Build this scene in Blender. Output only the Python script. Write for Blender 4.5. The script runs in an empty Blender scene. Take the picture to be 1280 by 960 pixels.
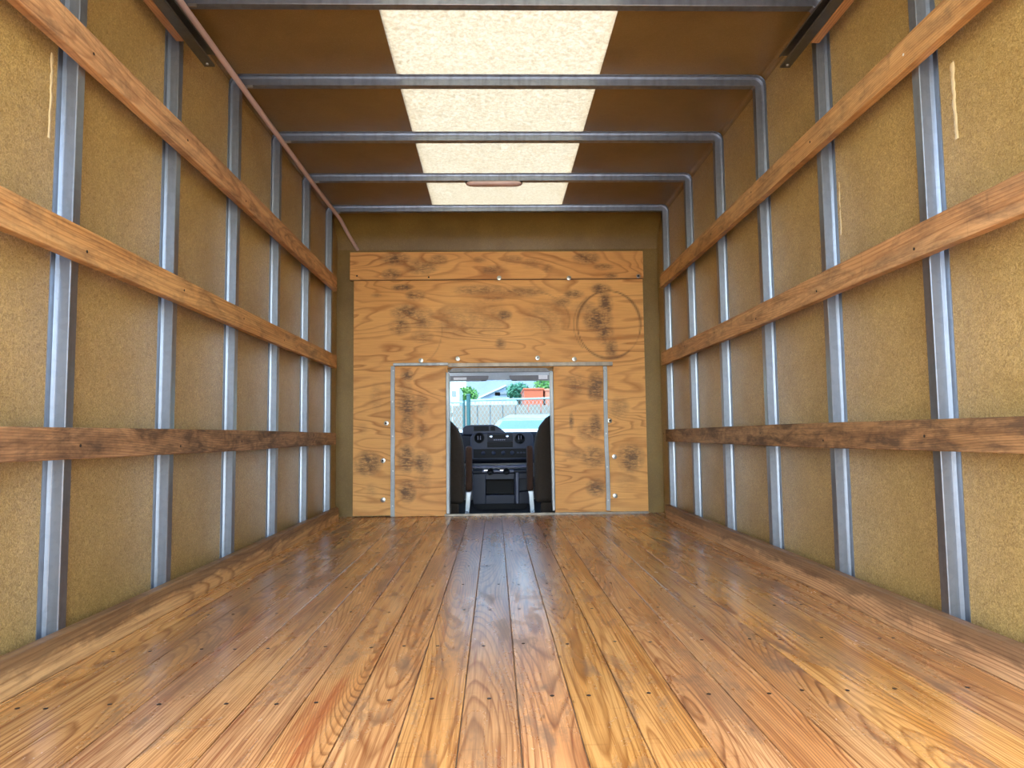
import bpy, bmesh, math, random
from math import sin, cos, pi, radians
from mathutils import Vector, Matrix
random.seed(7)
sc = bpy.context.scene
col = sc.collection

# ------------------------------------------------------------------ camera
CAM_H = 0.597
yaw, pitch, roll = 0.0251, 0.07397, -0.01143
fwd = Vector((sin(yaw)*cos(pitch), cos(yaw)*cos(pitch), sin(pitch)))
rgt = Vector((cos(yaw), -sin(yaw), 0.0))
upv = rgt.cross(fwd)
r2 = rgt*cos(roll) + upv*sin(roll)
u2 = -rgt*sin(roll) + upv*cos(roll)
cd = bpy.data.cameras.new('camera')
cam = bpy.data.objects.new('camera', cd)
col.objects.link(cam)
M = Matrix((r2, u2, -fwd)).transposed().to_4x4()
M.translation = Vector((0, 0, CAM_H))
cam.matrix_world = M
cd.sensor_width = 36.0
cd.lens = 870.08/1280*36
cd.clip_start = 0.02
sc.camera = cam

# ------------------------------------------------------------------ light
SUN_EL, SUN_AZ = radians(62), radians(200)     # azimuth of the sun measured from +Y clockwise
SKY_STRENGTH = 0.40
SUN_STRENGTH = 2.6
EXPOSURE = 2.45
world = bpy.data.worlds.new('sky')
sc.world = world
world.use_nodes = True
wn = world.node_tree
wn.nodes.clear()
sky = wn.nodes.new('ShaderNodeTexSky')
sky.sky_type = 'NISHITA'
sky.sun_disc = False
sky.sun_elevation = SUN_EL
sky.sun_rotation = SUN_AZ
sky.air_density = 1.0
sky.dust_density = 1.5
bgn = wn.nodes.new('ShaderNodeBackground')
bgn.inputs['Strength'].default_value = SKY_STRENGTH
wo = wn.nodes.new('ShaderNodeOutputWorld')
wn.links.new(sky.outputs[0], bgn.inputs['Color'])
wn.links.new(bgn.outputs[0], wo.inputs['Surface'])
sd = bpy.data.lights.new('sun', 'SUN')
sd.energy = SUN_STRENGTH
sd.angle = radians(0.6)
sd.color = (1.0, 0.95, 0.87)
sun = bpy.data.objects.new('sun', sd)
col.objects.link(sun)
sv = Vector((sin(SUN_AZ)*cos(SUN_EL), cos(SUN_AZ)*cos(SUN_EL), sin(SUN_EL)))
sun.rotation_euler = sv.to_track_quat('Z', 'Y').to_euler()
sun.location = (0, 0, 12)
sc.view_settings.view_transform = 'Standard'
sc.view_settings.look = 'None'
sc.view_settings.gamma = 1.0
sc.view_settings.use_curve_mapping = False
sc.view_settings.exposure = EXPOSURE

# ------------------------------------------------------------------ node helper
def srgb(r, g, b):
    def f(c):
        c /= 255.0
        return c/12.92 if c <= 0.04045 else ((c+0.055)/1.055)**2.4
    return (f(r), f(g), f(b), 1.0)

class NT:
    def __init__(s, name):
        s.m = bpy.data.materials.new(name)
        s.m.use_nodes = True
        s.t = s.m.node_tree
        s.t.nodes.clear()
        s.out = s.t.nodes.new('ShaderNodeOutputMaterial')
    def n(s, typ, **kw):
        nd = s.t.nodes.new(typ)
        for k, v in kw.items():
            setattr(nd, k, v)
        return nd
    def set(s, sock, v):
        if isinstance(v, bpy.types.NodeSocket):
            s.t.links.new(v, sock)
        elif v is not None:
            sock.default_value = v
    def ma(s, op, a, b=None, c=None, clamp=False):
        nd = s.n('ShaderNodeMath', operation=op, use_clamp=clamp)
        s.set(nd.inputs[0], a)
        if b is not None: s.set(nd.inputs[1], b)
        if c is not None: s.set(nd.inputs[2], c)
        return nd.outputs[0]
    def add(s, a, b): return s.ma('ADD', a, b)
    def mul(s, a, b): return s.ma('MULTIPLY', a, b)
    def sub(s, a, b): return s.ma('SUBTRACT', a, b)
    def sep(s, v):
        nd = s.n('ShaderNodeSeparateXYZ'); s.set(nd.inputs[0], v); return nd.outputs
    def comb(s, x, y, z):
        nd = s.n('ShaderNodeCombineXYZ')
        for i, v in enumerate((x, y, z)): s.set(nd.inputs[i], v)
        return nd.outputs[0]
    def noise(s, vec, scale, detail=2, rough=0.5, dist=0.0, color=False):
        nd = s.n('ShaderNodeTexNoise')
        s.set(nd.inputs['Vector'], vec)
        nd.inputs['Scale'].default_value = scale
        nd.inputs['Detail'].default_value = detail
        nd.inputs['Roughness'].default_value = rough
        nd.inputs['Distortion'].default_value = dist
        return nd.outputs['Color'] if color else nd.outputs['Fac']
    def voro(s, vec, scale, feature='F1'):
        nd = s.n('ShaderNodeTexVoronoi', feature=feature)
        s.set(nd.inputs['Vector'], vec)
        nd.inputs['Scale'].default_value = scale
        return nd
    def ramp(s, fac, stops):
        nd = s.n('ShaderNodeValToRGB'); s.set(nd.inputs[0], fac)
        e = nd.color_ramp.elements
        while len(e) < len(stops): e.new(0.5)
        for el, (p, c) in zip(e, stops):
            el.position = p
            el.color = c if len(c) == 4 else (*c, 1)
        return nd.outputs[0]
    def rampf(s, fac, stops):
        return s.ramp(fac, [(p, (v, v, v, 1)) for p, v in stops])
    def mix(s, f, a, b, mode='MIX'):
        nd = s.n('ShaderNodeMix', data_type='RGBA', blend_type=mode)
        s.set(nd.inputs[0], f); s.set(nd.inputs[6], a); s.set(nd.inputs[7], b)
        return nd.outputs[2]
    def hsv(s, c, h=0.5, sa=1.0, v=1.0):
        nd = s.n('ShaderNodeHueSaturation')
        s.set(nd.inputs['Hue'], h); s.set(nd.inputs['Saturation'], sa); s.set(nd.inputs['Value'], v)
        s.set(nd.inputs['Color'], c)
        return nd.outputs[0]
    def bump(s, h, strength=0.3, dist=0.01):
        nd = s.n('ShaderNodeBump')
        nd.inputs['Strength'].default_value = strength
        nd.inputs['Distance'].default_value = dist
        s.set(nd.inputs['Height'], h)
        return nd.outputs[0]
    def objco(s): return s.n('ShaderNodeTexCoord').outputs['Object']
    def rand(s): return s.n('ShaderNodeObjectInfo').outputs['Random']
    def geo(s): return s.n('ShaderNodeNewGeometry').outputs['Position']
    def attr(s, name):
        return s.n('ShaderNodeAttribute', attribute_name=name).outputs
    def pbr(s, color, rough=0.5, metal=0.0, spec=0.5, normal=None, coat=0.0, coatr=0.1):
        p = s.n('ShaderNodeBsdfPrincipled')
        s.set(p.inputs['Base Color'], color)
        s.set(p.inputs['Roughness'], rough)
        s.set(p.inputs['Metallic'], metal)
        s.set(p.inputs['Specular IOR Level'], spec)
        if coat:
            p.inputs['Coat Weight'].default_value = coat
            p.inputs['Coat Roughness'].default_value = coatr
        if normal is not None: s.set(p.inputs['Normal'], normal)
        s.t.links.new(p.outputs[0], s.out.inputs[0])
        return s.m

# ------------------------------------------------------------------ materials
def plain(name, rgb, rough=0.5, metal=0.0, var=0.08, scale=12, bumpy=0.0, spec=0.5):
    t = NT(name)
    co = t.objco()
    n = t.noise(co, scale, 3)
    c = srgb(*rgb)
    d = tuple(x*(1-var*2) for x in c[:3]) + (1,)
    l = tuple(min(1, x*(1+var*2)) for x in c[:3]) + (1,)
    cc = t.mix(n, d, l)
    nm = t.bump(t.noise(co, scale*12, 2), bumpy, 0.002) if bumpy else None
    return t.pbr(cc, rough, metal, spec, nm)

def wood(name, axis, light, mid, dark, ring=0.009, grime=0.35, glo=0.50, ghi=0.68, rough=0.45, plank=False, grime_rgb=(70, 58, 48), spec=0.4, top_grime=False):
    """pine board cut through growth rings round a wandering pith; axis = direction of the grain"""
    t = NT(name)
    co = t.objco()
    x, y, z = t.sep(co)
    if plank:
        a = t.attr('plank')
        rs = a['Fac']
        ac = t.attr('across')['Fac']
        u, v, w = y, ac, t.mul(rs, 0.0)
    else:
        rs = t.rand()
        u, v, w = {'x': (x, z, y), 'y': (y, z, x), 'z': (z, x, y)}[axis]
    uo = t.add(u, t.mul(rs, 57.0))
    s1 = t.noise(t.comb(uo, t.mul(rs, 13.0), 0.0), 0.6, 1, 0.4)
    s2 = t.noise(t.comb(uo, t.add(t.mul(rs, 31.0), 5.0), 3.0), 0.5, 1, 0.4)
    wob = t.noise(t.comb(t.mul(uo, 1.6), t.mul(v, 14.0), t.add(w, rs)), 1.0, 2, 0.5)
    # pith position
    pv = t.mul(t.sub(s1, 0.5), 0.16)
    off = t.mul(t.sub(t.ma('FRACT', t.mul(rs, 17.3)), 0.5), 0.16)
    dv = t.sub(t.sub(v, pv), off)
    dw = t.add(t.mul(t.sub(s2, 0.34), 0.32), t.add(w, 0.005))
    rr = t.ma('SQRT', t.add(t.mul(dv, dv), t.mul(dw, dw)))
    rr = t.add(rr, t.mul(t.sub(wob, 0.5), 0.014))
    fr = t.ma('FRACT', t.mul(rr, t.add(0.7/ring, t.mul(t.ma('FRACT', t.mul(rs, 7.7)), 1.3/ring))))
    line = t.rampf(fr, [(0.0, 0.0), (0.55, 0.10), (0.84, 1.0), (0.92, 0.6), (1.0, 0.0)])
    fib = t.noise(t.comb(t.mul(uo, 5.0), t.mul(v, 420.0), t.mul(w, 200.0)), 1.0, 2, 0.6)
    big = t.noise(t.comb(t.mul(uo, 1.3), t.mul(v, 9.0), rs), 1.0, 3, 0.55)
    c = t.mix(t.rampf(big, [(0.3, 0), (0.7, 1)]), srgb(*light), srgb(*mid))
    lf = t.mul(line, t.rampf(big, [(0.3, 0.35), (0.7, 0.95)]))
    c = t.mix(lf, c, srgb(*dark))
    c = t.mix(t.mul(t.rampf(fib, [(0.35, 0), (0.70, 1)]), 0.32), c, srgb(*dark))
    stk = t.noise(t.comb(t.mul(uo, 2.4), t.mul(v, 85.0), t.add(w, rs)), 1.0, 4, 0.65)
    c = t.mix(t.mul(t.rampf(stk, [(0.47, 0), (0.64, 1)]), 0.60), c, srgb(*dark))
    c = t.mix(t.mul(t.rampf(stk, [(0.25, 1), (0.42, 0)]), 0.30), c, srgb(*light))
    hv = t.ma('FRACT', t.mul(rs, 91.7))
    c = t.hsv(c, t.add(0.497, t.mul(hv, 0.009)), t.add(0.93, t.mul(hv, 0.12)), t.add(0.86, t.mul(t.ma('FRACT', t.mul(rs, 43.1)), 0.24)))
    # knots
    kv = t.voro(t.comb(t.mul(uo, 1.5), t.mul(v, 5.5), rs), 1.0)
    kn = t.rampf(kv.outputs['Distance'], [(0.0, 0.75), (0.03, 0.7), (0.05, 1.0), (0.075, 0.35), (0.13, 0)])
    kn = t.mul(kn, t.ma('GREATER_THAN', t.sep(kv.outputs['Color'])[0], 0.80))
    c = t.mix(t.mul(kn, 0.62), c, srgb(104, 60, 38))
    # ground-in dirt
    g1 = t.noise(t.comb(t.mul(uo, 5.0 if not plank else 3.0), t.mul(v, 16.0 if not plank else 9.0), t.add(rs, w)), 1.0, 5, 0.65, 0.6)
    g2 = t.noise(t.comb(t.mul(uo, 30.0), t.mul(v, 60.0), w), 1.0, 3, 0.7)
    g = t.rampf(t.add(t.mul(g1, 0.8), t.mul(g2, 0.2)), [(glo, 0), (ghi, 1)])
    if plank:
        gd = t.attr('dirt')['Fac']
        g = t.ma('MAXIMUM', g, t.mul(gd, t.rampf(g2, [(0.3, 0.35), (0.6, 1.0)])))
    c = t.mix(t.mul(g, grime), c, srgb(*grime_rgb))
    if top_grime:
        gz = t.rampf(t.add(t.mul(z, 10.0), t.mul(t.sub(g1, 0.5), 1.2)), [(0.35, 0), (0.62, 1)])
        c = t.mix(t.mul(gz, 0.68), c, srgb(88, 64, 44))
    if plank:
        hh = t.attr('heart')['Fac']
        c = t.mix(t.mul(t.rampf(t.add(hh, t.mul(t.sub(stk, 0.5), 2.4)), [(0.2, 0), (0.75, 1)]), 0.55), c, srgb(166, 84, 44))
        nk = t.voro(t.comb(t.mul(uo, 6.0), t.mul(v, 22.0), rs), 1.0)
        nm = t.mul(t.rampf(nk.outputs['Distance'], [(0.045, 1), (0.09, 0)]), t.ma('GREATER_THAN', t.sep(nk.outputs['Color'])[1], 0.72))
        c = t.mix(t.mul(nm, 0.6), c, srgb(62, 44, 32))
    # fine cross scratches
    sc1 = t.noise(t.comb(t.mul(uo, 90.0), t.mul(v, 7.0), rs), 1.0, 1, 0.5)
    c = t.mix(t.mul(t.rampf(sc1, [(0.66, 0), (0.74, 1)]), 0.14), c, srgb(60, 42, 26))
    ro = t.add(rough, t.mul(t.sub(big, 0.5), 0.18))
    ro = t.add(ro, t.mul(g, 0.12))
    h = t.add(t.mul(line, -0.5), t.mul(fib, 0.35))
    if plank:
        h = t.add(h, t.mul(big, 0.7))
        h = t.add(h, t.mul(t.noise(t.comb(t.mul(uo, 14.0), t.mul(v, 20.0), rs), 1.0, 1, 0.5), 0.25))
    return t.pbr(c, ro, 0.0, spec, t.bump(h, 0.35, 0.0010 if not plank else 0.0004))

def plywood(name, seed, light, mid, dark, wx=1.0):
    t = NT(name)
    x, y, z = t.sep(t.objco())
    X = t.add(x, seed); Z = t.add(z, seed*0.37)
    n = t.noise(t.comb(t.mul(X, 0.85*wx), t.mul(Z, 3.4), seed), 1.0, 2, 0.45, 0.7)
    n2 = t.noise(t.comb(t.mul(X, 4.0), t.mul(Z, 22.0), seed), 1.0, 2, 0.5)
    ph = t.add(t.mul(n, 13.0), t.mul(n2, 0.5))
    fr = t.ma('FRACT', ph)
    line = t.rampf(fr, [(0.0, 0.0), (0.55, 0.12), (0.84, 1.0), (0.93, 0.5), (1.0, 0.0)])
    fib = t.noise(t.comb(t.mul(X, 6.0), t.mul(Z, 240.0), seed), 1.0, 3, 0.6)
    big = t.noise(t.comb(t.mul(X, 1.6), t.mul(Z, 3.0), seed+4), 1.0, 3, 0.5)
    c = t.mix(t.rampf(big, [(0.3, 0), (0.7, 1)]), srgb(*light), srgb(*mid))
    amt = t.noise(t.comb(t.mul(X, 2.0), t.mul(Z, 5.0), seed+9), 1.0, 1, 0.5)
    c = t.mix(t.mul(line, t.rampf(amt, [(0.3, 0.25), (0.65, 0.85)])), c, srgb(*dark))
    c = t.mix(t.mul(t.rampf(fib, [(0.42, 0), (0.72, 1)]), 0.30), c, srgb(*dark))
    # rubbed-on dirt, placed by the mesh attribute
    d = t.attr('dirt')['Fac']
    b = t.noise(t.comb(t.mul(X, 22.0), t.mul(Z, 95.0), seed), 1.0, 4, 0.7, 0.8)
    b2 = t.noise(t.comb(t.mul(X, 14.0), t.mul(Z, 11.0), seed), 1.0, 4, 0.65, 0.4)
    df = t.mul(d, t.add(t.mul(t.rampf(b, [(0.36, 0.0), (0.62, 1)]), 0.65), t.mul(t.rampf(b2, [(0.35, 0), (0.65, 1)]), 0.55)))
    c = t.mix(t.mul(t.ma('MINIMUM', df, 1.0), 0.88), c, srgb(84, 62, 44))
    sc_ = t.attr('scuff_and_edge')['Fac']
    c = t.mix(t.mul(sc_, 0.85), c, srgb(92, 60, 32))
    h = t.add(t.mul(line, -0.4), t.mul(fib, 0.4))
    return t.pbr(c, 0.55, 0.0, 0.35, t.bump(h, 0.3, 0.0015))

def fiberglass(name, base, var_rgb, dark_rgb, rough=0.32, bump=0.55, stain=0.4):
    """moulded glass-reinforced panel: chopped strands under a glossy resin skin"""
    t = NT(name)
    p = t.objco()
    x, y, z = t.sep(p)
    st = t.noise(p, 95, 4, 0.7, 2.2)
    st2 = t.noise(p, 240, 3, 0.6, 0.8)
    big = t.noise(p, 2.2, 4, 0.6, 0.3)
    c = t.mix(t.rampf(st, [(0.40, 0), (0.62, 1)]), srgb(*base), srgb(*var_rgb))
    c = t.mix(t.mul(t.rampf(big, [(0.38, 0), (0.72, 1)]), stain), c, srgb(*dark_rgb))
    c = t.mix(t.mul(t.rampf(st2, [(0.60, 0), (0.74, 1)]), 0.35), c, srgb(205, 180, 130))
    spot = t.rampf(t.noise(p, 7, 5, 0.7), [(0.66, 0), (0.78, 1)])
    c = t.mix(t.mul(spot, 0.25), c, srgb(84, 56, 24))
    ro = t.add(rough, t.mul(t.sub(big, 0.5), 0.25))
    h = t.add(t.mul(st, 1.0), t.mul(st2, 0.5))
    h = t.add(h, t.mul(t.noise(p, 9, 2), 0.8))
    return t.pbr(c, ro, 0.0, 0.42, t.bump(h, bump, 0.003))

def galv(name='galvanised_steel', v=(150, 158, 168), rough=0.34):
    t = NT(name)
    p = t.objco()
    x, y, z = t.sep(p)
    sp = t.voro(p, 60)
    n = t.noise(t.comb(t.mul(x, 30), t.mul(y, 30), t.mul(z, 3)), 1.0, 3)
    c = t.hsv(srgb(*v), 0.5, 1.0, t.add(0.82, t.mul(sp.outputs['Color'], 0.12)))
    c = t.mix(t.mul(t.rampf(n, [(0.45, 0), (0.75, 1)]), 0.5), c, srgb(112, 110, 108))
    ro = t.add(rough-0.08, t.mul(n, 0.25))
    return t.pbr(c, ro, 0.92, 0.5, t.bump(n, 0.15, 0.001))

FLOOR = wood('varnished_floor_planks', 'y', (226, 174, 112), (204, 142, 80), (112, 60, 26), ring=0.0085, grime=0.72, glo=0.53, ghi=0.64, rough=0.26, plank=True, grime_rgb=(116, 94, 74), spec=0.7)
SLAT = wood('rail_pine', 'y', (220, 172, 114), (204, 148, 90), (150, 98, 52), ring=0.010, grime=0.55, glo=0.46, ghi=0.64, rough=0.5)
SLAT_DIRTY = wood('rail_pine_dirty', 'y', (196, 150, 102), (172, 126, 82), (112, 76, 46), ring=0.010, grime=0.80, glo=0.42, ghi=0.60, rough=0.6, grime_rgb=(64, 48, 36))
KICK = wood('kick_board_pine', 'y', (228, 184, 126), (212, 162, 104), (134, 88, 48), ring=0.010, grime=0.28, rough=0.5, top_grime=True)
SPACER = wood('spacer_pine', 'y', (190, 140, 90), (170, 118, 72), (120, 80, 46), grime=0.2)
PLY = plywood('bulkhead_plywood', 3.7, (236, 178, 104), (222, 160, 86), (168, 104, 46))
PLY_HEAD = plywood('header_plywood', 11.2, (236, 178, 104), (222, 158, 86), (168, 104, 48))
PLY_L = plywood('left_door_plywood', 21.9, (234, 174, 100), (220, 156, 84), (170, 106, 48))
PLY_R = plywood('right_door_plywood', 33.1, (232, 172, 98), (216, 154, 80), (166, 102, 46))
WALL = fiberglass('wall_fiberglass', (142, 112, 52), (200, 168, 102), (126, 94, 42), 0.35, 0.9)
FRONT = fiberglass('front_fiberglass', (124, 98, 44), (140, 112, 54), (98, 72, 28), 0.4, 0.3, 0.6)
CEIL = fiberglass('ceiling_fiberglass', (122, 95, 46), (134, 105, 54), (102, 75, 34), 0.42, 0.25, 0.6)
STEEL = galv()
STEEL_RUST = galv('weathered_steel', (158, 146, 130), 0.5)
ALU = galv('aluminium_edge', (146, 147, 145), 0.45)
TRACKM = galv('track_steel', (120, 118, 110), 0.4)
CONDUIT = plain('conduit_paint', (204, 174, 162), 0.45, 0.0, 0.05)
ZINC = plain('zinc_washer', (176, 174, 166), 0.3, 0.9, 0.06, 90)
SCREWM = plain('dark_screw_and_hole', (40, 30, 24), 0.6, 0.3)
WHITE_SCREW = plain('bright_screw', (225, 220, 210), 0.35, 0.5)
def skymat():
    t = NT('translucent_roof_panel')
    p = t.objco()
    n = t.noise(p, 60, 4, 0.6, 1.0)
    b = t.noise(p, 4, 3)
    c = t.mix(t.rampf(n, [(0.38, 0), (0.62, 1)]), (0.42, 0.39, 0.305, 1), (0.62, 0.595, 0.505, 1))
    c = t.mix(t.mul(b, 0.3), c, (0.48, 0.42, 0.31, 1))
    tr = t.n('ShaderNodeBsdfTranslucent'); t.set(tr.inputs[0], c)
    df = t.n('ShaderNodeBsdfDiffuse'); t.set(df.inputs[0], (0.7, 0.64, 0.5, 1))
    mx = t.n('ShaderNodeMixShader'); mx.inputs[0].default_value = SKY_TRANS
    t.t.links.new(df.outputs[0], mx.inputs[1]); t.t.links.new(tr.outputs[0], mx.inputs[2])
    t.t.links.new(mx.outputs[0], t.out.inputs[0])
    return t.m
SKY_TRANS = 0.54
SKYL = skymat()
RESIN_GLINT = plain('resin_bead_glint', (214, 190, 140), 0.15, 0.0, 0.1, 40, 0.3)  # pale colour carries resin and the reflections on it
LENS = plain('lamp_lens', (206, 176, 166), 0.25, 0.0, 0.05, 30)
DKPLAS = plain('dark_dash_plastic', (14, 18, 30), 0.5, 0.0, 0.05, 40, 0.15, 0.25)
MIDPLAS = plain('blue_grey_plastic', (26, 33, 50), 0.45, 0.0, 0.05, 40, 0.15, 0.3)
LTPLAS = plain('pale_grey_plastic', (76, 78, 96), 0.45, 0.0, 0.04, 30, 0.1)
BLACK = plain('black_plastic', (5, 5, 7), 0.6, spec=0.25)
CHROME = plain('chrome_trim', (220, 222, 228), 0.15, 1.0, 0.02)
SEAT = plain('brown_seat_cloth', (58, 50, 43), 0.9, 0.0, 0.12, 60, 0.6, 0.2)
SEATARM = plain('armrest_cloth', (66, 46, 36), 0.85, 0.0, 0.1, 60, 0.5, 0.2)
SEATMETAL = plain('seat_bracket_paint', (186, 194, 200), 0.35, 0.3)
HEADL = plain('headliner_cloth', (214, 224, 230), 0.9, 0.0, 0.05, 60, 0.3)
VISOR = plain('visor_vinyl', (132, 132, 136), 0.7, 0.0, 0.05, 60, 0.3)
PAPER = plain('white_label', (235, 235, 238), 0.6, 0.0, 0.12, 90)
CABSHELL = plain('cab_lining', (60, 63, 70), 0.7)
TRUCKWHITE = plain('white_truck_paint', (232, 236, 240), 0.25, 0.0, 0.02, 4)
CARPAINT = plain('silver_van_paint', (160, 178, 188), 0.25, 0.2, 0.02, 4)
TIRE = plain('tyre_rubber', (30, 30, 32), 0.8)
DKGLASS = plain('van_window_glass', (112, 136, 146), 0.08, 0.2, 0.05, 2)
FENCEM = plain('galvanised_fence', (150, 168, 168), 0.5, 0.0)
POSTM = plain('green_grey_post', (52, 88, 90), 0.5, 0.1)
BOARDM = plain('tan_fence_boards', (150, 126, 112), 0.8, 0.0, 0.08, 3)
ORANGE = plain('orange_container_paint', (188, 84, 50), 0.5, 0.0, 0.05, 3)
SALMON = plain('faded_orange_paint', (196, 120, 94), 0.6, 0.0, 0.05, 3)
SIDING = plain('lavender_grey_siding', (146, 150, 164), 0.7, 0.0, 0.05, 2)
ROOFM = plain('pale_blue_metal_roof', (136, 164, 174), 0.4, 0.2, 0.05, 2)
TRIMW = plain('white_trim', (200, 206, 208), 0.5)
LEAF = plain('bright_leaves', (88, 130, 56), 0.6, 0.0, 0.3, 6)
LEAF2 = plain('blue_green_leaves', (66, 118, 92), 0.6, 0.0, 0.3, 6)
BARK = plain('bark', (92, 74, 58), 0.9)
def asphalt():
    t = NT('pale_concrete')
    p = t.objco()
    c = t.mix(t.noise(p, 1.2, 5), srgb(176, 172, 164), srgb(196, 192, 184))
    c = t.mix(t.mul(t.rampf(t.noise(p, 60, 3), [(0.5, 0), (0.7, 1)]), 0.3), c, srgb(120, 118, 114))
    return t.pbr(c, 0.9, 0.0, 0.3)
CONC = asphalt()
def glass(name, tint, refl=1.0):
    t = NT(name)
    tr = t.n('ShaderNodeBsdfTransparent'); t.set(tr.inputs[0], tint)
    gl = t.n('ShaderNodeBsdfGlossy'); gl.inputs['Roughness'].default_value = 0.02
    fr = t.n('ShaderNodeLayerWeight'); fr.inputs[0].default_value = 0.12
    mx = t.n('ShaderNodeMixShader')
    t.set(mx.inputs[0], t.mul(fr.outputs['Fresnel'], refl))
    t.t.links.new(tr.outputs[0], mx.inputs[1]); t.t.links.new(gl.outputs[0], mx.inputs[2])
    t.t.links.new(mx.outputs[0], t.out.inputs[0])
    return t.m
GLASS = glass('dimming_windshield_glass', (0.51, 0.61, 0.63, 1))  # tint deepened to dim the bright yard seen through the glass

# ------------------------------------------------------------------ geometry helper
class MB:
    def __init__(s): s.v = []; s.f = []; s.sm = []
    def addm(s, vs, fs, smooth=False):
        o = len(s.v); s.v += [Vector(v) for v in vs]
        for f in fs: s.f.append([o+i for i in f]); s.sm.append(smooth)
        return s
    def box(s, x0, x1, y0, y1, z0, z1):
        x0, x1 = sorted((x0, x1)); y0, y1 = sorted((y0, y1)); z0, z1 = sorted((z0, z1))
        vs = [(x0,y0,z0),(x1,y0,z0),(x1,y1,z0),(x0,y1,z0),(x0,y0,z1),(x1,y0,z1),(x1,y1,z1),(x0,y1,z1)]
        return s.addm(vs, [(0,3,2,1),(4,5,6,7),(0,1,5,4),(1,2,6,5),(2,3,7,6),(3,0,4,7)])
    def prism(s, pts, axis, a, b, smooth=False):
        """pts 2-D outline: axis x -> (y,z), y -> (x,z), z -> (x,y); extruded a..b"""
        def P(p, t):
            return {'x': (t, p[0], p[1]), 'y': (p[0], t, p[1]), 'z': (p[0], p[1], t)}[axis]
        n = len(pts)
        vs = [P(p, a) for p in pts] + [P(p, b) for p in pts]
        fs = [tuple(range(n))[::-1], tuple(range(n, 2*n))] + [(i, (i+1) % n, n+(i+1) % n, n+i) for i in range(n)]
        return s.addm(vs, fs, smooth)
    def tube(s, path, r, n=12, cap=True, rads=None):
        path = [Vector(p) for p in path]; rings = []
        up0 = None
        for i, p in enumerate(path):
            d = (path[min(i+1, len(path)-1)] - path[max(i-1, 0)]).normalized()
            if up0 is None:
                up0 = Vector((0, 0, 1)) if abs(d.z) < 0.9 else Vector((1, 0, 0))
            a = d.cross(up0).normalized(); b = a.cross(d).normalized(); up0 = b
            rr = rads[i] if rads else r
            rings.append([p + a*cos(2*pi*k/n)*rr + b*sin(2*pi*k/n)*rr for k in range(n)])
        vs = [v for R in rings for v in R]; fs = []
        for i in range(len(rings)-1):
            for k in range(n):
                fs.append((i*n+k, i*n+(k+1) % n, (i+1)*n+(k+1) % n, (i+1)*n+k))
        s.addm(vs, fs, True)
        if cap:
            s.addm(rings[0], [tuple(range(n))]); s.addm(rings[-1], [tuple(range(n))[::-1]])
        return s
    def lathe(s, c, axis, prof, n=20):
        """prof: list of (radius, distance along axis)"""
        ax = Vector(axis).normalized()
        a = ax.orthogonal().normalized(); b = ax.cross(a)
        vs = []; fs = []
        for r, d in prof:
            for k in range(n):
                vs.append(Vector(c) + ax*d + (a*cos(2*pi*k/n)+b*sin(2*pi*k/n))*max(r, 1e-5))
        for i in range(len(prof)-1):
            for k in range(n):
                fs.append((i*n+k, i*n+(k+1) % n, (i+1)*n+(k+1) % n, (i+1)*n+k))
        fs.append(tuple(range(n))[::-1]); fs.append(tuple(range((len(prof)-1)*n, len(prof)*n)))
        return s.addm(vs, fs, True)
    def build(s, name, mat, parent=None, bevel=0.0, seg=2, origin=None, subsurf=0):
        if parent is not None:
            o0 = worldloc(parent)
        elif origin is not None:
            o0 = Vector(origin)
        else:
            xs = [v.x for v in s.v]; ys = [v.y for v in s.v]; zs = [v.z for v in s.v]
            o0 = Vector(((min(xs)+max(xs))/2, (min(ys)+max(ys))/2, min(zs)))
        if parent is not None:
            xs = [v.x for v in s.v]; ys = [v.y for v in s.v]; zs = [v.z for v in s.v]
            mine = Vector(((min(xs)+max(xs))/2, (min(ys)+max(ys))/2, min(zs)))
        else:
            mine = o0
        me = bpy.data.meshes.new(name)
        me.from_pydata([tuple(v-mine) for v in s.v], [], s.f)
        me.polygons.foreach_set('use_smooth', s.sm)
        bm = bmesh.new(); bm.from_mesh(me); bmesh.ops.recalc_face_normals(bm, faces=bm.faces[:]); bm.to_mesh(me); bm.free()
        me.materials.append(mat)
        ob = bpy.data.objects.new(name, me); col.objects.link(ob)
        if parent is not None:
            ob.parent = parent; ob.location = mine - worldloc(parent)
        else:
            ob.location = mine
        if bevel:
            m = ob.modifiers.new('bevel', 'BEVEL'); m.width = bevel; m.segments = seg; m.limit_method = 'ANGLE'; m.angle_limit = radians(40)
            m.harden_normals = False
        if subsurf:
            m = ob.modifiers.new('subsurf', 'SUBSURF'); m.levels = subsurf; m.render_levels = subsurf
        return ob
def worldloc(o):
    l = Vector(o.location); p = o.parent
    while p is not None: l += Vector(p.location); p = p.parent
    return l
def empty(name, loc):
    o = bpy.data.objects.new(name, None); col.objects.link(o); o.location = loc; o.empty_display_size = 0.1
    return o
def tag(o, label, cat, group=None, kind=None):
    if label: o['label'] = label
    if cat: o['category'] = cat
    if group: o['group'] = group
    if kind: o['kind'] = kind
    return o
def struct(o, label, cat='structure'):
    o['kind'] = 'structure'; o['label'] = label; o['category'] = cat
    return o
def copy_tree(o, parent=None):
    c = o.copy(); col.objects.link(c)
    if parent is not None: c.parent = parent
    for ch in o.children: copy_tree(ch, c)
    return c
def dirt_attr(ob, name, fn):
    me = ob.data
    at = me.attributes.new(name, 'FLOAT', 'POINT')
    l = ob.location if ob.parent is None else worldloc(ob)
    at.data.foreach_set('value', [fn(v.co.x+l.x, v.co.y+l.y, v.co.z+l.z) for v in me.vertices])

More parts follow.
